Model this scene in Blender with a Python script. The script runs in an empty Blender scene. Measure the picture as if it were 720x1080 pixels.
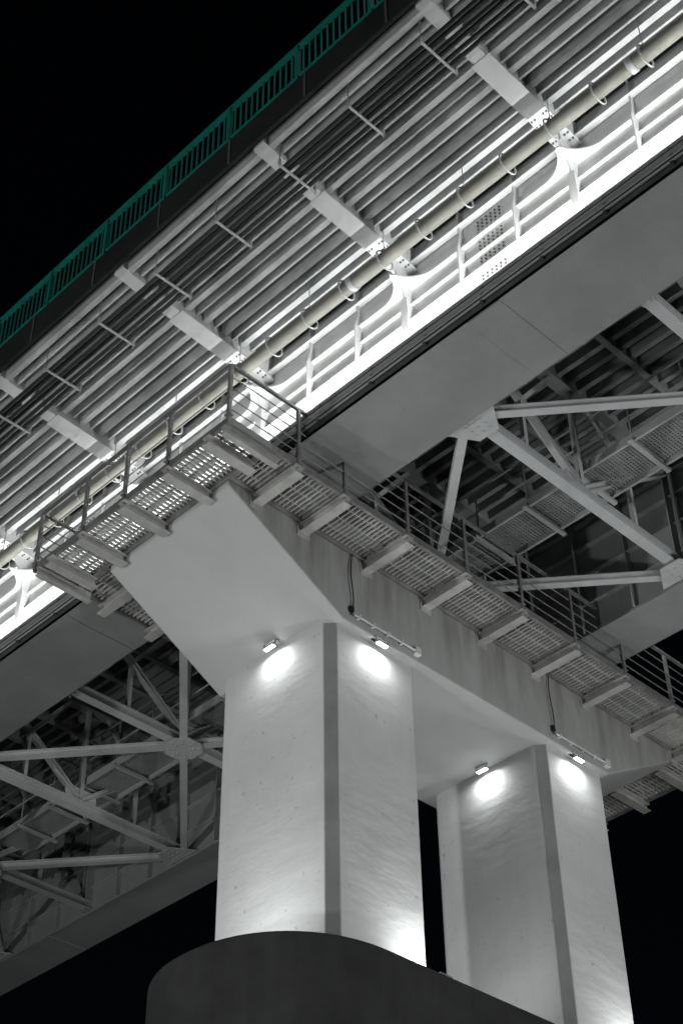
import bpy, math, random
from mathutils import Vector, Matrix
random.seed(4)
scene=bpy.context.scene
col=scene.collection
# ------------------------------------------------------------------ helpers
class MB:
    def __init__(s): s.v=[];s.f=[]
    def box(s,x0,x1,y0,y1,z0,z1):
        if x0>x1:x0,x1=x1,x0
        n=len(s.v)
        s.v+=[(x0,y0,z0),(x1,y0,z0),(x1,y1,z0),(x0,y1,z0),(x0,y0,z1),(x1,y0,z1),(x1,y1,z1),(x0,y1,z1)]
        s.f+=[tuple(n+i for i in q) for q in((0,3,2,1),(4,5,6,7),(0,1,5,4),(1,2,6,5),(2,3,7,6),(3,0,4,7))]
    def beam(s,p,q,w,h,up=(0,0,1)):
        p=Vector(p);q=Vector(q);d=(q-p).normalized();u=Vector(up)
        if abs(d.dot(u))>.98:u=Vector((1,0,0))
        r=d.cross(u).normalized();u=r.cross(d).normalized()
        n=len(s.v)
        for c in(p,q):
            for a,b in((-1,-1),(1,-1),(1,1),(-1,1)):
                s.v.append(tuple(c+r*(a*w/2)+u*(b*h/2)))
        s.f+=[tuple(n+i for i in t) for t in((3,2,1,0),(4,5,6,7),(0,1,5,4),(1,2,6,5),(2,3,7,6),(3,0,4,7))]
    def ibeam(s,p,q,w,h,t=.02):
        p=Vector(p);q=Vector(q);d=(q-p).normalized();u=Vector((0,0,1))
        if abs(d.dot(u))>.98:u=Vector((1,0,0))
        r=d.cross(u).normalized();u=r.cross(d).normalized()
        s.beam(p+u*(h/2-t/2),q+u*(h/2-t/2),w,t);s.beam(p-u*(h/2-t/2),q-u*(h/2-t/2),w,t)
        s.beam(p,q,t,h-2*t)
    def cyl(s,p,q,r,n=10,caps=True):
        p=Vector(p);q=Vector(q);d=(q-p).normalized();u=Vector((0,0,1))
        if abs(d.dot(u))>.98:u=Vector((1,0,0))
        a=d.cross(u).normalized();b=a.cross(d).normalized();k=len(s.v)
        for c in(p,q):
            for i in range(n):
                t=2*math.pi*i/n; s.v.append(tuple(c+a*(r*math.cos(t))+b*(r*math.sin(t))))
        for i in range(n):
            j=(i+1)%n; s.f.append((k+i,k+j,k+n+j,k+n+i))
        if caps:
            s.f.append(tuple(k+i for i in range(n))[::-1]);s.f.append(tuple(k+n+i for i in range(n)))
    def prism(s,pts,axis,a0,a1):
        n=len(pts);k=len(s.v)
        for a in(a0,a1):
            for (u,w) in pts:
                s.v.append({'x':(a,u,w),'y':(u,a,w),'z':(u,w,a)}[axis])
        for i in range(n):
            j=(i+1)%n;s.f.append((k+i,k+j,k+n+j,k+n+i))
        s.f.append(tuple(k+i for i in range(n))[::-1]);s.f.append(tuple(k+n+i for i in range(n)))
    def torus(s,c,axis_y,R,r,n=20,m=6):
        k=len(s.v);c=Vector(c)
        for i in range(n):
            t=2*math.pi*i/n
            for j in range(m):
                g=2*math.pi*j/m
                rr=R+r*math.cos(g)
                s.v.append((c.x+rr*math.cos(t),c.y+r*math.sin(g),c.z+rr*math.sin(t)))
        for i in range(n):
            for j in range(m):
                s.f.append((k+i*m+j,k+((i+1)%n)*m+j,k+((i+1)%n)*m+(j+1)%m,k+i*m+(j+1)%m))
    def obj(s,name,mat,parent=None,bevel=0,smooth=False):
        me=bpy.data.meshes.new(name);me.from_pydata(s.v,[],s.f);me.update()
        import bmesh
        bm=bmesh.new();bm.from_mesh(me);bmesh.ops.recalc_face_normals(bm,faces=bm.faces);bm.to_mesh(me);bm.free()
        o=bpy.data.objects.new(name,me);col.objects.link(o);me.materials.append(mat)
        if parent:o.parent=parent
        if bevel:
            m=o.modifiers.new('b','BEVEL');m.width=bevel;m.segments=2;m.limit_method='ANGLE'
        if smooth:
            for p in me.polygons:p.use_smooth=True
        return o
def empty(name,loc=(0,0,0)):
    e=bpy.data.objects.new(name,None);e.location=loc;col.objects.link(e);return e

def mat(name,c1,c2,scale=1.5,rough=.6,metal=0,bump=.0,bscale=20,bstretch=(1,1,2.2),streak=0,spec=.3,detail_dark=0,streak_col=(.1,.1,.09),side_only=False,bdist=.05):
    m=bpy.data.materials.new(name);m.use_nodes=True;nt=m.node_tree;N=nt.nodes;L=nt.links
    b=N['Principled BSDF'];b.inputs['Roughness'].default_value=rough;b.inputs['Metallic'].default_value=metal
    b.inputs['Specular IOR Level'].default_value=spec
    tc=N.new('ShaderNodeTexCoord')
    n=N.new('ShaderNodeTexNoise');n.inputs['Scale'].default_value=scale;n.inputs['Detail'].default_value=8;n.inputs['Roughness'].default_value=.65
    L.new(tc.outputs['Object'],n.inputs['Vector'])
    r=N.new('ShaderNodeValToRGB');r.color_ramp.elements[0].position=.35;r.color_ramp.elements[1].position=.68
    r.color_ramp.elements[0].color=(*c1,1);r.color_ramp.elements[1].color=(*c2,1)
    L.new(n.outputs[0],r.inputs[0]);out=r.outputs[0]
    if streak:
        mp2=N.new('ShaderNodeMapping');mp2.inputs['Scale'].default_value=(2.2,2.2,.35) if side_only else (3.2,3.2,.22)
        L.new(tc.outputs['Object'],mp2.inputs['Vector'])
        n2=N.new('ShaderNodeTexNoise');n2.inputs['Scale'].default_value=1.6;n2.inputs['Detail'].default_value=9;n2.inputs['Roughness'].default_value=.62 if side_only else .7
        L.new(mp2.outputs[0],n2.inputs['Vector'])
        r2=N.new('ShaderNodeValToRGB');r2.color_ramp.elements[0].position=.36 if side_only else .5;r2.color_ramp.elements[1].position=.75
        r2.color_ramp.elements[0].color=(.25,.25,.25,1) if side_only else (0,0,0,1);r2.color_ramp.elements[1].color=(streak,streak,streak,1)
        L.new(n2.outputs[0],r2.inputs[0]);fac=r2.outputs[0]
        if side_only:
            ge=N.new('ShaderNodeNewGeometry');sp=N.new('ShaderNodeSeparateXYZ');L.new(ge.outputs['True Normal'],sp.inputs[0])
            ab=N.new('ShaderNodeMath');ab.operation='ABSOLUTE';L.new(sp.outputs[1],ab.inputs[0])
            so=N.new('ShaderNodeSeparateXYZ');L.new(tc.outputs['Object'],so.inputs[0])
            mr=N.new('ShaderNodeMapRange');mr.inputs['From Min'].default_value=-.1;mr.inputs['From Max'].default_value=1.5
            mr.inputs['To Min'].default_value=.45;mr.inputs['To Max'].default_value=1.4
            L.new(so.outputs[2],mr.inputs['Value'])
            m1=N.new('ShaderNodeMath');m1.operation='MULTIPLY';L.new(ab.outputs[0],m1.inputs[0]);L.new(mr.outputs[0],m1.inputs[1])
            m2=N.new('ShaderNodeMath');m2.operation='MULTIPLY';L.new(m1.outputs[0],m2.inputs[0]);L.new(r2.outputs[0],m2.inputs[1]);m2.use_clamp=True
            fac=m2.outputs[0]
        mx=N.new('ShaderNodeMix');mx.data_type='RGBA';L.new(fac,mx.inputs[0]);L.new(out,mx.inputs[6]);mx.inputs[7].default_value=(*streak_col,1)
        out=mx.outputs[2]
    if detail_dark:
        v=N.new('ShaderNodeTexNoise');v.inputs['Scale'].default_value=9;v.inputs['Detail'].default_value=6
        L.new(tc.outputs['Object'],v.inputs['Vector'])
        r3=N.new('ShaderNodeValToRGB');r3.color_ramp.elements[0].position=.66;r3.color_ramp.elements[1].position=.74
        r3.color_ramp.elements[0].color=(0,0,0,1);r3.color_ramp.elements[1].color=(detail_dark,)*3+(1,)
        L.new(v.outputs[0],r3.inputs[0])
        mx=N.new('ShaderNodeMix');mx.data_type='RGBA';L.new(r3.outputs[0],mx.inputs[0]);L.new(out,mx.inputs[6]);mx.inputs[7].default_value=(.12,.12,.11,1)
        out=mx.outputs[2]
    L.new(out,b.inputs['Base Color'])
    if bump:
        mp3=N.new('ShaderNodeMapping');mp3.inputs['Scale'].default_value=bstretch
        L.new(tc.outputs['Object'],mp3.inputs['Vector'])
        n3=N.new('ShaderNodeTexNoise');n3.inputs['Scale'].default_value=bscale;n3.inputs['Detail'].default_value=6;n3.inputs['Roughness'].default_value=.5
        L.new(mp3.outputs[0],n3.inputs['Vector'])
        bp=N.new('ShaderNodeBump');bp.inputs['Strength'].default_value=bump;bp.inputs['Distance'].default_value=bdist
        L.new(n3.outputs[0],bp.inputs['Height']);L.new(bp.outputs[0],b.inputs['Normal'])
    return m
def emis(name,c,s):
    m=bpy.data.materials.new(name);m.use_nodes=True;b=m.node_tree.nodes['Principled BSDF']
    b.inputs['Base Color'].default_value=(.8,.8,.8,1);b.inputs['Emission Color'].default_value=(*c,1);b.inputs['Emission Strength'].default_value=s
    return m
M_col=mat('painted_concrete',(.59,.60,.60),(.67,.68,.68),.8,.7,bump=.36,bscale=1.4,bstretch=(.8,.8,2.2),bdist=.08,detail_dark=.4,streak=.10,streak_col=(.35,.35,.34))
M_cap=mat('cap_concrete',(.48,.49,.49),(.55,.56,.56),.6,.6,bump=.12,bscale=3,streak=.75,streak_col=(.17,.165,.15),side_only=True)
M_chamfer=mat('chamfer_shade_paint',(.25,.255,.26),(.33,.335,.34),1.5,.5)  # chamfer shade as a darker grey
M_ped=mat('unlit_concrete',(.03,.03,.032),(.052,.052,.055),1.0,.75,bump=.2,bscale=3,streak=.4,streak_col=(.02,.02,.02))  # pedestal's lack of light is painted into this dark base colour
M_white=mat('white_steel_paint',(.64,.65,.65),(.76,.76,.76),.9,.5,streak=.18,streak_col=(.4,.39,.37))
M_deckp=mat('shaded_deck_paint',(.06,.063,.063),(.12,.12,.12),1.2,.6,streak=.3,streak_col=(.05,.05,.045))  # shade between the ribs painted in as a darker plate colour
M_rib=mat('rib_paint',(.36,.37,.37),(.62,.62,.62),1.0,.5)
M_steel=mat('grey_steel_paint',(.36,.37,.375),(.44,.445,.45),.8,.5,streak=.2,streak_col=(.2,.2,.19))
M_under=mat('girder_paint',(.25,.255,.26),(.33,.335,.34),.5,.5,streak=.25,streak_col=(.17,.17,.165))
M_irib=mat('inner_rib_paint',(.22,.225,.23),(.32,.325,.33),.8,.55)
M_brace=mat('brace_steel',(.46,.47,.48),(.58,.59,.60),.9,.5,streak=.2,streak_col=(.25,.24,.22))
M_galv=mat('galvanised_steel',(.40,.40,.385),(.60,.60,.58),3,.45,.2)
M_rail=mat('weathered_rail_steel',(.20,.20,.20),(.36,.36,.355),4,.5,.4)
M_lip=mat('shaded_edge_steel',(.07,.07,.075),(.13,.13,.135),1.5,.6)  # dark colour paints in the girder lip's shade; also on joint covers
M_pipe=mat('insulated_pipe_jacket',(.18,.177,.155),(.26,.257,.228),2,.55)
M_dark=mat('dark_fascia',(.018,.02,.02),(.03,.032,.032),1.2,.7)
M_tube=mat('dark_conduit_plastic',(.012,.013,.015),(.022,.023,.025),3,.45)
M_green=mat('teal_paint',(.008,.19,.15),(.014,.28,.22),3,.5)
M_bolt=mat('bolt_steel',(.12,.12,.12),(.2,.2,.2),3,.4,.5)
M_cable=mat('black_cable',(.01,.01,.01),(.02,.02,.02),3,.5)
M_ground=mat('ground_gravel',(.08,.08,.078),(.13,.128,.12),.6,.9,bump=.4,bscale=6)
M_asph=mat('asphalt',(.045,.045,.045),(.06,.06,.06),2,.9)
M_lens=emis('led_lens',(1,.99,.97),12)

Y0,Y1=-32,46
ST=[.45+3.37*k for k in range(-11,17)]
ST=[y for y in ST if Y0+.5<y<Y1-.5]
# ------------------------------------------------------------------ pier
pier=empty('bridge_pier')
W=2.92
b=MB();b.prism([(-.08,0),(6.5,0),(8.85,1.3),(8.85,1.72),(-2.5,1.72),(-2.5,1.3)],'y',0,W)
b.obj('pier_cap',M_cap,pier,.03)
def column(x0,x1,name):
    y0,y1=.14,2.74;c=.16
    b=MB();pts=[(x0+c,y0),(x1-c*.4,y0),(x1,y0+c*.4),(x1,y1-c),(x1-c,y1),(x0+c,y1),(x0,y1-c),(x0,y0+c)]
    b.prism(pts,'z',-6.0,.1)
    b.obj(name,M_col,pier,.008)
    g=MB();d=.008  # thin strip added over the chamfer to paint its shade
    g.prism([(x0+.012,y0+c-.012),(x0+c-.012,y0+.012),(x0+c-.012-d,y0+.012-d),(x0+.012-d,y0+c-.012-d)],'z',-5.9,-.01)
    g.obj(name+'_chamfer_shade',M_chamfer,pier)
column(-.24,1.64,'column_1');column(4.8,6.48,'column_2')
b=MB();pts=[];PZ=-5.6
def se(t,n):
    c,s=math.cos(t),math.sin(t)
    return (math.copysign(abs(c)**n,c),math.copysign(abs(s)**n,s))
for i in range(49):
    c,s=se(math.pi/2+math.pi*i/48,.92);pts.append((.2+1.95*c,1.40+1.90*s))
for i in range(49):
    c,s=se(-math.pi/2+math.pi*i/48,.92);pts.append((6.2+1.95*c,1.40+1.90*s))
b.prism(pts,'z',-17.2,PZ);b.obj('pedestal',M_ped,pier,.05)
b=MB()
for x in(-1.0,5.9):
    for y in(.7,2.2):
        b.box(x-.35,x+.35,y-.35,y+.35,1.715,1.85);b.box(x-.25,x+.25,y-.25,y+.25,1.85,2.03);b.box(x-.4,x+.4,y-.4,y+.4,2.03,2.084)
b.obj('bearings',M_steel,pier,.01)

# ------------------------------------------------------------------ catwalk
cw=empty('inspection_catwalk')
XO,XI,XE,XF=-3.35,-2.52,8.87,9.8
YN,YI,YJ,YF=-.95,-.02,W+.02,3.8
zt=1.49
g=MB();fr=MB();br=MB();rl=MB()
def slats(x0,x1,y0,y1,along):
    if along=='x':
        x=x0+.04
        while x<x1-.03:
            g.box(x,x+.024,y0+.03,y1-.03,zt-.045,zt);x+=.085
        for k in range(1,4):
            y=y0+(y1-y0)*k/4;g.box(x0,x1,y,y+.012,zt-.043,zt+.002)
    else:
        y=y0+.04
        while y<y1-.03:
            g.box(x0+.03,x1-.03,y,y+.024,zt-.045,zt);y+=.085
        for k in range(1,4):
            x=x0+(x1-x0)*k/4;g.box(x,x+.012,y0,y1,zt-.043,zt+.002)
slats(XI,XE,YN,YI,'x');slats(XI,XE,YJ,YF,'x')
slats(XO,XI,YN,YF,'y');slats(XE,XF,YN,YF,'y')
def cframe(x0,x1,y0,y1):
    for (a,c,d,e) in((x0,x0+.05,y0,y1),(x1-.05,x1,y0,y1)):
        fr.box(a,c,d,e,zt-.10,zt+.03)
    for (d,e) in((y0-.002,y0+.05),(y1-.05,y1+.002)):
        fr.box(x0+.052,x1-.052,d,e,zt-.098,zt+.028)
cframe(XI,XE,YN,YI);cframe(XI,XE,YJ,YF);cframe(XO,XI-.004,YN-.003,YF+.003);cframe(XE+.004,XF,YN-.003,YF+.003)
bx=[-1.95,-.95]+[.45+1.4*k for k in range(6)]+[8.7]
zb=1.30
for x in bx:
    for (ya,yb) in((.0,YN-.05),(W,YF+.05)):
        br.ibeam((x,ya,zb),(x,yb,zb),.17,.17,.02)
        s=-1 if ya==0 else 1
        br.box(x-.13,x+.13,min(ya,ya+s*.02),max(ya,ya+s*.02),zb-.16,zb+.1)
ly=[.45,1.5,2.55]
for y in[-.5]+ly+[3.35]:
    br.ibeam((-2.48,y,zb),(XO-.05,y,zb),.17,.17,.02);br.ibeam((8.8,y,zb),(XF+.05,y,zb),.17,.17,.02)
for y in (YN+.1,YF-.1):
    br.ibeam((-2.3,y,zb),(XO-.02,y,zb),.1,.165,.02);br.ibeam((8.7,y,zb),(XF+.02,y,zb),.1,.165,.02)
zr=2.6
def post(x,y):
    rl.box(x-.028,x+.028,y-.028,y+.028,zt-.15,zr-.025);rl.box(x-.05,x+.05,y-.05,y+.05,zt+.032,zt+.045)
def run(p,q):
    rl.beam((*p,zr),(*q,zr),.055,.045)
    for z in(1.68,1.9,2.13,2.36): rl.cyl((*p,z),(*q,z),.011,6)
for y in(YN,YF):
    for x in[XO]+bx+[XF]: post(x,y)
    run((XO,y),(XF,y))
for x in(XO,XF):
    for y in ly: post(x,y)
    run((x,YN),(x,YF))
g.obj('floor_grating',M_galv,cw);fr.obj('floor_frame',M_rail,cw);br.obj('support_brackets',M_galv,cw);rl.obj('guard_rail',M_rail,cw)

# ------------------------------------------------------------------ box girders
def girder(name,x0,x1,outx,sgn):
    e=empty(name);xw=outx
    wi=x1-.08 if sgn<0 else x0+.08
    b=MB()
    b.box(x0,x1,Y0,Y1,2.1,2.15)
    lo,hi=min(xw,wi),max(xw,wi)
    b.box(lo,lo+.03,Y0,Y1,2.15,5.2);b.box(hi-.03,hi,Y0,Y1,2.15,5.2)
    b.obj('box_plates',M_under,e)
    s=sgn
    st=MB()
    for z,d in((2.75,.10),(3.4,.10),(4.05,.10),(4.6,.12)):
        st.box(wi-s*.0,wi-s*d,Y0,Y1,z,z+.02)
    for y in ST:
        st.box(wi,wi-s*.2,y-.08,y-.06,2.152,5.19);st.box(wi,wi-s*.2,y+.06,y+.08,2.152,5.19)
        for k in(1,2):
            yy=y+3.37*k/3;st.box(wi,wi-s*.14,yy-.01,yy+.01,2.152,5.19)
    st.obj('inner_stiffeners',M_steel,e)
    se_=MB()
    for y in(-4.6+10.11*k for k in range(-2,5)):
        se_.box(x0+.03,x1-.03,y-.3,y+.3,2.086,2.0985)
    se_.obj('bottom_splice_straps',M_under,e)
    w=MB()
    wx=xw+s*.004
    w.box(min(xw,wx),max(xw,wx),Y0,Y1,2.16,5.19)
    def flat(z,d,t=.025): w.box(min(wx,xw+s*d),max(wx,xw+s*d),Y0,Y1,z,z+t)
    flat(3.0,.06);flat(3.5,.09);flat(3.88,.06);flat(4.75,.13)
    for y in ST:
        p=[(xw,2.17),(xw+s*.28,2.17),(xw+s*.28,2.4),(xw+s*.2,2.72),(xw+s*.2,3.85)]
        for i in range(9):
            t=math.pi/2*i/8;p.append((xw+s*(.2+.6*(1-math.cos(t))),3.85+.85*math.sin(t)))
        p+=[(xw+s*.8,5.15),(xw,5.15)]
        w.prism(p,'y',y-.015,y+.015)
        w.box(min(xw+s*.19,xw+s*.21),max(xw+s*.19,xw+s*.21),y-.07,y+.07,2.75,3.9)
        for k in(1,2):
            yy=y+3.37*k/3
            w.prism([(xw,2.17),(xw+s*.17,2.17),(xw+s*.17,4.2),(xw+s*.1,4.5),(xw+s*.1,5.15),(xw,5.15)],'y',yy-.012,yy+.012)
    n=int((Y1-Y0)/.06)
    base=len(w.v)
    for i in range(n+1):
        y=Y0+(Y1-Y0)*i/n
        d=min(abs(y-q) for q in ST);R=.55
        ww=.085+(R-math.sqrt(max(0,R*R-(R-d)**2)) if d<R else 0)
        for z in(4.25,4.285):
            w.v.append((wx,y,z));w.v.append((xw+s*ww,y,z))
    for i in range(n):
        a=base+4*i;c=a+4
        w.f+=[(a,a+1,c+1,c),(a+2,c+2,c+3,a+3),(a+1,a+3,c+3,c+1)]
    w.obj('outer_web',M_white,e)
    l=MB();t=MB();xe=x0 if s<0 else x1
    l.box(xe-s*.02,xe-s*.04,Y0,Y1,2.152,2.60)
    l.box(xe,xe-s*.018,Y0,Y1,2.1,2.149)
    t.cyl((xe+s*.03,Y0,2.27),(xe+s*.03,Y1,2.27),.02,8)
    t.cyl((xe+s*.03,Y0,2.36),(xe+s*.03,Y1,2.36),.014,8)
    y=Y0+.4
    while y<Y1:
        l.box(xe-s*.02,xe+s*.06,y,y+.04,2.22,2.245)
        l.box(xe-s*.018,xe+s*.0,y,y+.05,2.30,2.59);y+=1.123
    l.obj('edge_lip',M_lip,e)
    t.box(xe+s*.015,xe-s*.05,Y0,Y1,2.602,2.63);t.box(xe-s*.018,xe+s*.04,Y0,Y1,2.455,2.475)
    t.obj('edge_angle',M_steel,e)
    h=MB();h.box(xe-s*.1-.04,xe-s*.1+.04,Y0+1,Y1-1,2.152,2.5);h.obj('led_line_housing',M_dark,e)
    q=MB();pl=MB()
    for y in(-4.6+10.11*k for k in(-2,-1,0,1,2,3)):
        for (za,zb_) in((3.06,3.46),(3.55,3.85),(3.93,4.22),(4.32,4.7)):
            pl.box(wx,wx+s*.014,y-.27,y+.27,za,zb_)
            z=za+.05
            while z<zb_-.02:
                for k in range(6):
                    yy=y-.22+.088*k
                    q.cyl((wx+s*.012,yy,z),(wx+s*.035,yy,z),.018,6)
                z+=.085
    pl.obj('splice_plates',M_white,e);q.obj('splice_bolts',M_bolt,e)
    return e
g1=girder('box_girder',-1.78,-.22,-1.35,-1)
g2=girder('box_girder',5.4,6.5,6.1,1)

# ------------------------------------------------------------------ deck
dk=empty('bridge_deck')
DX0,DX1=-4.66,9.8
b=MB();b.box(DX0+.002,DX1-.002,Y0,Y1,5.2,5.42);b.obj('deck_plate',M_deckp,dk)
b=MB();b.box(DX0+.5,DX1-.5,Y0,Y1,5.424,5.47);b.obj('roadway_asphalt',M_asph,dk)
b=MB();b.box(DX0-.06,DX0,Y0,Y1,4.98,5.62);b.box(DX1,DX1+.06,Y0,Y1,4.98,5.62)
b.box(DX0,DX0+.3,Y0,Y1,5.43,5.6);b.box(DX1-.3,DX1,Y0,Y1,5.43,5.6)
b.obj('fascia',M_dark,dk)
b=MB()
y=Y0+1
while y<Y1:
    b.box(DX0-.075,DX0-.062,y,y+.05,5.0,5.6);b.box(DX1+.062,DX1+.075,y,y+.05,5.0,5.6);y+=1.685
b.obj('fascia_joint_covers',M_lip,dk)
def rib(m,x,wt=.13,wb=.085,h=.23): m.prism([(x-wt/2,5.199),(x-wb/2,5.2-h),(x+wb/2,5.2-h),(x+wt/2,5.199)],'y',Y0,Y1)
b=MB();x=-4.5;i=0
while x<-1.5:
    if i%2==0: rib(b,x,.15,.10,.28);x+=.21
    else: b.box(x-.008,x+.008,Y0,Y1,4.99,5.199);b.box(x-.008,x+.03,Y0,Y1,4.965,4.99);x+=.19
    i+=1
x=6.4
while x<9.6: rib(b,x,.12,.07);x+=.2
b.obj('overhang_ribs',M_rib,dk)
b=MB();x=.05
while x<5.2: rib(b,x,.16,.1);x+=.29
b.obj('inner_ribs',M_irib,dk)
b=MB()
for y in ST:
    for s,xw,xe in((-1,-1.35,DX0+.02),(1,6.1,DX1-.02)):
        p=[(xw,4.62),(xw+s*.9,4.72),(xe-s*.9,4.80),(xe,4.93),(xe,5.195),(xw,5.195)]
        b.prism(p,'y',y-.12,y+.12)
        p=[(xw+s*.02,4.60),(xw+s*.9,4.70),(xe-s*1.2,4.775),(xe-s*1.2,4.80),(xw+s*.9,4.725),(xw+s*.02,4.625)]
        b.prism(p,'y',y-.17,y+.17)
b.obj('cantilever_brackets',M_white,dk,.008)
b=MB()
for y in ST:
    b.box(-.25,5.4,y-.012,y+.012,4.72,5.198);b.box(-.25,5.4,y-.12,y+.12,4.70,4.72)
    for k in(1,2):
        yy=y+1.123*k;b.box(-.25,5.4,yy-.01,yy+.01,4.88,5.198);b.box(-.25,5.4,yy-.06,yy+.06,4.865,4.88)
b.obj('floor_beams',M_irib,dk)
q=MB()
for y in ST:
    for i in range(6):
        for d in(-.14,-.08,.08,.14):
            x=-1.55-.12*i; z=4.60+(-1.35-x)/.9*.10
            q.cyl((x,y+d,z-.02),(x,y+d,z+.01),.018,6)
q.obj('bracket_bolts',M_bolt,dk)
rg=empty('deck_railing');e2=empty('deck_railing')
for xx,e in((DX0-.03,rg),(DX1+.03,e2)):
    b=MB();y=Y0+.1;i=0
    while y<Y1:
        if i%12==0:b.box(xx-.035,xx+.035,y-.035,y+.035,5.62,6.5)
        else:b.box(xx-.010,xx+.010,y-.012,y+.012,5.72,6.44)
        y+=.13;i+=1
    b.box(xx-.035,xx+.035,Y0,Y1,6.5,6.54);b.box(xx-.02,xx+.02,Y0,Y1,6.42,6.44);b.box(xx-.02,xx+.02,Y0,Y1,5.70,5.73)
    b.obj('balusters',M_green,e)

# ------------------------------------------------------------------ bracing
cb=empty('cross_bracing')
b=MB();gs=MB();xa,xb,xm=-.24,5.46,2.6
for i,y in enumerate(ST):
    b.ibeam((xa,y,2.33),(xb,y,2.33),.20,.2)
    b.ibeam((xm,y+.0,2.45),(xa,y,4.65),.12,.12);b.ibeam((xm,y,2.45),(xb,y,4.65),.12,.12)
    b.beam((xm,y,2.45),(xm,y,4.72),.09,.09)
    for sx in(-1,1):
        mx_=(xm+(xa if sx<0 else xb))/2
        b.beam((mx_,y,2.42),(mx_,y,3.55),.08,.08);b.beam((mx_,y,3.55),(mx_-sx*.9,y,4.72),.08,.08)
    gs.box(xm-.4,xm+.4,y-.014,y+.014,2.3,2.75)
k0=min(range(len(ST)),key=lambda i:abs(ST[i]-.45))
for i,y in enumerate(ST):
    if (i-k0)%2==0:
        for sx in(-1,1):
            for sy in(-1,1):
                b.ibeam((xm,y,2.27+.003*sx),((xa if sx<0 else xb),y+sy*3.37,2.27+.003*sx),.15,.14)
        o=[(xm+.4*math.cos(t*math.pi/4+math.pi/8),y+.4*math.sin(t*math.pi/4+math.pi/8)) for t in range(8)]
        gs.prism(o,'z',2.165,2.185)
        for t in range(8):
            for r in(.2,.3):
                gs.cyl((xm+r*math.cos(t*math.pi/4),y+r*math.sin(t*math.pi/4),2.14),(xm+r*math.cos(t*math.pi/4),y+r*math.sin(t*math.pi/4),2.17),.02,6)
    else:
        for xx,s in((xa+.02,1),(xb-.06,-1)):
            gs.prism([(xx,y-.5),(xx+s*.5,y-.2),(xx+s*.5,y+.2),(xx,y+.5)],'z',2.165,2.185)
            for dx in(.12,.24,.36):
                for dy in(-.14,0,.14):gs.cyl((xx+s*dx,y+dy,2.145),(xx+s*dx,y+dy,2.17),.018,6)
b.obj('brace_members',M_brace,cb);gs.obj('gusset_plates',M_brace,cb)
iw=empty('service_walkway')
b=MB();f=MB();wx0,wx1=2.7,3.6
y=Y0
while y<Y1:
    b.box(wx0+.05,wx1-.05,y,y+.025,3.0,3.02);y+=.06
for k in range(1,16):
    x=wx0+(wx1-wx0)*k/16;b.box(x-.01,x+.01,Y0,Y1,3.002,3.018)
f.box(wx0,wx0+.05,Y0,Y1,2.92,3.08);f.box(wx1-.05,wx1,Y0,Y1,2.92,3.08)
for y in ST:
    for d in(0,1.12,2.24):
        f.box(wx0-.1,wx1+.1,y+d+.06,y+d+.14,2.86,2.918)
        for x in(wx0+.02,wx1-.02):f.cyl((x,y+d+.1,2.9),(x,y+d+.1,4.0),.018,6)
for x in(wx0+.02,wx1-.02):
    for z in(3.5,4.0):f.cyl((x,Y0,z),(x,Y1,z),.018,6)
b.obj('walk_grating',M_irib,iw);f.obj('walk_frame',M_steel,iw)

# ------------------------------------------------------------------ hung pipe and conduits
pp=empty('water_pipe')
px,pz=-2.2,4.14
b=MB();b.cyl((px,Y0,pz),(px,Y1,pz),.115,24);b.obj('pipe',M_pipe,pp,smooth=False)
r=MB();y=Y0+.3;i=0
while y<Y1:
    r.torus((px,y,pz-.03),1,.18,.014)
    if i%2==0:r.cyl((px,y,pz+.15),(px,y,5.19),.009,6);r.box(px-.05,px+.05,y-.02,y+.02,pz+.14,pz+.2)
    y+=.84;i+=1
y=Y0+2
while y<Y1:
    r.cyl((px,y,pz),(px,y+.1,pz),.13,20);y+=5.5
r.obj('hanger_rings',M_steel,pp)
for o in pp.children:
    for p in o.data.polygons:p.use_smooth=len(p.vertices)==4
cc=empty('cable_conduits')
b=MB()
for k in range(6):
    x=-4.36+.1*k;z=4.42+(.05 if k in(1,3) else 0);b.cyl((x,Y0,z),(x,Y1,z),.036,10)
b.obj('conduits',M_tube,cc,smooth=True)
b=MB();y=-1.76-1.44*24
while y<Y1:
    if y>Y0:
        b.box(-4.48,-3.72,y-.018,y+.018,4.345,4.375)
        for x in(-4.46,-3.74):b.cyl((x,y,4.30),(x,y,5.19),.010,6)
        b.box(-4.48,-4.44,y-.018,y+.018,4.375,4.50);b.box(-3.76,-3.72,y-.018,y+.018,4.375,4.50)
    y+=1.44
b.obj('trapeze_hangers',M_steel,cc)

# ------------------------------------------------------------------ conduits and cables on the cap
ec=empty('electrical_conduit')
b=MB();k=MB()
for x0,x1 in((.12,1.5),(5.02,6.38)):
    b.cyl((x0,-.05,.16),(x1,-.05,.16),.020,10)
    x=x0+.1
    while x<x1:
        b.box(x-.02,x+.02,-.08,-.002,.125,.195);x+=.32
    b.box(x1-.02,x1+.1,-.085,-.002,.09,.23)
    a=x0-.05;P=[]
    for i in range(17):
        t=i/16;P.append((a+.03*math.sin(t*7)+.02*t,-.03-.02*math.sin(t*math.pi),.14+(1.26)*t))
    for i in range(16):k.cyl(P[i],P[i+1],.011,6)
    k.box(a-.035,a+.035,-.06,-.003,.2,.3)
b.obj('conduit_and_boxes',M_white,ec,.004);k.obj('cables',M_cable,ec)

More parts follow.
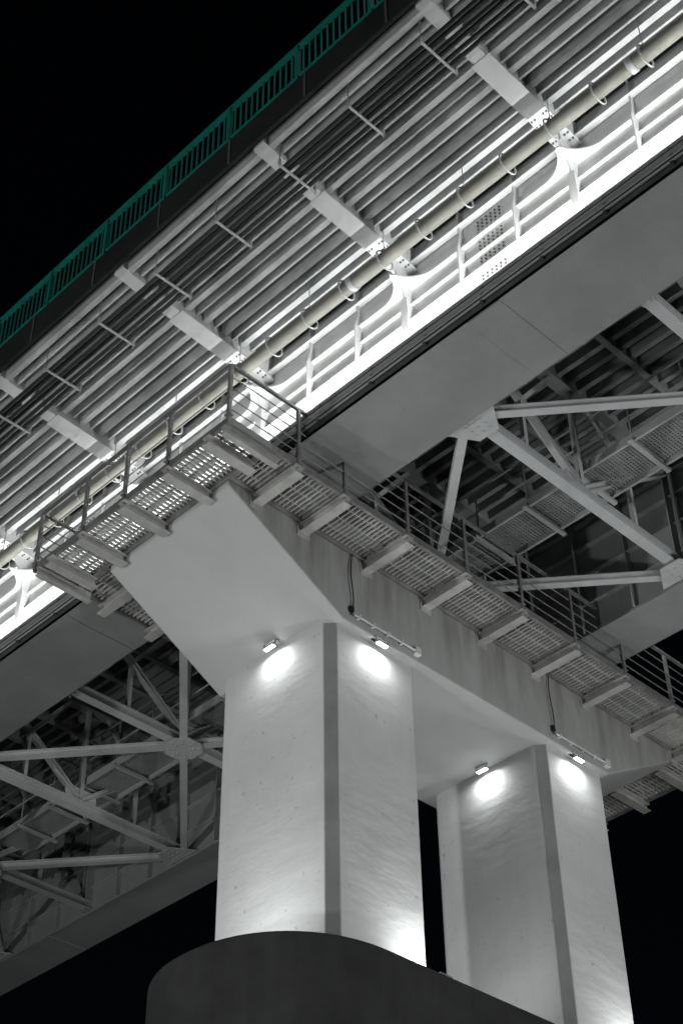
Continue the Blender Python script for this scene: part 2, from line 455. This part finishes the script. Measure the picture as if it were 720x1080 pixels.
# ------------------------------------------------------------------ lamps
WC=(.98,1,.985)
def area(name,loc,direction,sx,sy,power,color=WC,parent=None,spread=180):
    l=bpy.data.lights.new(name,'AREA');l.shape='RECTANGLE';l.size=sx;l.size_y=sy;l.energy=power;l.color=color;l.spread=math.radians(spread)
    o=bpy.data.objects.new(name,l);col.objects.link(o)
    o.location=loc;o.rotation_euler=Vector(direction).to_track_quat('-Z','Y').to_euler()
    if parent:o.parent=parent
    return o
def flood(loc,ax,d,power):
    e=empty('flood_lamp');x,y,z=loc
    h=MB();L=.12
    if ax=='x':
        h.box(x-L,x+L,y-.045,y+.045,z,z+.03)
        for s in(-1,1):h.box(x+s*(L+.01)-.006,x+s*(L+.01)+.006,y-.015,y+.015,z,z+.1)
        h.box(x-L-.016,x+L+.016,y-.015,y+.12,z+.1,z+.11)
        le=MB();le.box(x-L*.85,x+L*.85,y-.035,y+.035,z-.010,z-.002)
    else:
        h.box(x-.045,x+.045,y-L,y+L,z,z+.03)
        for s in(-1,1):h.box(x-.015,x+.015,y+s*(L+.01)-.006,y+s*(L+.01)+.006,z,z+.1)
        h.box(x-.015,x+.1,y-L-.016,y+L+.016,z+.1,z+.11)
        le=MB();le.box(x-.035,x+.035,y-L*.85,y+L*.85,z-.010,z-.002)
    h.obj('housing',M_steel,e);le.obj('lens',M_lens,e)
    area('lamp_light',(x,y,z-.015),d,.2,.07,power,parent=e)
flood((.74,-.03,-.10),'x',(0,.08,-1),10)
flood((-.40,1.35,-.0),'y',(.08,0,-1),10)
flood((5.62,-.03,-.10),'x',(0,.08,-1),10)
flood((4.64,1.35,-.11),'y',(.08,0,-1),10)
def uplight(loc,d,power):
    e=empty('uplight');x,y,z=loc
    h=MB();h.box(x-.12,x+.12,y-.08,y+.08,z,z+.08);h.box(x-.05,x+.05,y-.05,y+.05,z-.1,z)
    h.obj('housing',M_rail,e);le=MB();le.box(x-.1,x+.1,y-.06,y+.06,z+.082,z+.088);le.obj('lens',M_lens,e)
    area('lamp_light',(x,y,z+.1),d,.2,.12,power,parent=e)
uz=PZ+.06
uplight((1.5,-.22,uz),(-.1,.1,1),24)
uplight((6.3,-.22,uz),(-.1,.1,1),24)
uplight((-1.3,1.3,uz),(.1,0,1),26)
uplight((3.2,1.2,uz),(.1,0,1),26)
for xx,s,gg in((-1.68,1,g1),(6.4,-1,g2)):
    l=area('led_line_light',(xx,(Y0+Y1)/2,2.52),(s*.5,0,1),.06,Y1-Y0-2,2500 if s>0 else 1200,parent=gg)
    l.rotation_euler=(0,math.pi+s*.72,0)
def fill_flood(loc,target,power,s=.6):  # added fill lamps out of view, brightening pier and undersides
    e=empty('fill_floodlight');x,y,z=loc
    d=(Vector(target)-Vector(loc)).normalized()
    h=MB();h.beam(Vector(loc)-d*.2,Vector(loc)-d*.03,s+.1,s+.1);h.cyl((x,y,-17.2),Vector(loc)-d*.15,.05,8);h.obj('housing_and_stand',M_rail,e)
    le=MB();le.beam(Vector(loc)-d*.03,Vector(loc)-d*.02,s,s);le.obj('lens',M_lens,e)
    area('lamp_light',Vector(loc),d,s,s,power,parent=e,spread=110)
fill_flood((-19,-1,-16.3),(0,1,0),330,1.0)
fill_flood((5,-19,-16.3),(2,0,1),330,1.0)
fill_flood((-26,8,-11),(0,1,-2.5),680,1.0)
fill_flood((9,-27,-11),(3,0,-2.5),600,1.0)
for y in(-12,14):  # unseen lamps added above the deck to light the railing
    e=empty('railing_fill_lamp');h=MB();h.cyl((2.6,y,5.47),(2.6,y,12),.07,10)
    for s in(-1,1):
        h.cyl((2.6,y,12),(2.6+s*1.2,y,12.2),.04,8);h.box(2.6+s*1.5-.35,2.6+s*1.5+.35,y-.12,y+.12,12.15,12.25)
    area('lamp_light',(2.6-1.5,y,12.12),(-.5,0,-1),.5,.2,220,parent=e)
    h.obj('mast',M_steel,e)
# ------------------------------------------------------------------ ground, sky
b=MB();b.v=[(-2500,-2500,-17),(2500,-2500,-17),(2500,2500,-17),(-2500,2500,-17)];b.f=[(0,1,2,3)];b.obj('ground',M_ground)
w=bpy.data.worlds.new("World");scene.world=w;w.use_nodes=True;nt=w.node_tree
sky=nt.nodes.new('ShaderNodeTexSky');sky.sky_type='NISHITA';sky.sun_disc=False
sky.sun_elevation=math.radians(20);sky.sun_rotation=math.radians(225)
nt.links.new(sky.outputs[0],nt.nodes['Background'].inputs[0]);nt.nodes['Background'].inputs[1].default_value=.0004
sl=bpy.data.lights.new('moon','SUN');sl.energy=.02;sl.angle=math.radians(.5);sl.color=(.85,.92,1)
so=bpy.data.objects.new('moon',sl);col.objects.link(so);so.rotation_euler=Vector((.66,.66,-.34)).to_track_quat('-Z','Y').to_euler()
# ------------------------------------------------------------------ camera
R=Vector((.7143,-.6997,-.0126)).normalized();F=Vector((.5328,.532,.6581)).normalized()
R=(R-F*R.dot(F)).normalized();U=R.cross(F)
cd=bpy.data.cameras.new('camera');co=bpy.data.objects.new('camera',cd);col.objects.link(co)
co.matrix_world=Matrix(((R.x,U.x,-F.x,-14.122),(R.y,U.y,-F.y,-14.016),(R.z,U.z,-F.z,-15.137),(0,0,0,1)))
cd.sensor_fit='VERTICAL';cd.sensor_height=36;cd.lens=1690/1080*36;cd.clip_end=6000;cd.clip_start=.1
scene.camera=co
scene.view_settings.view_transform='Standard';scene.view_settings.look='None';scene.view_settings.exposure=0
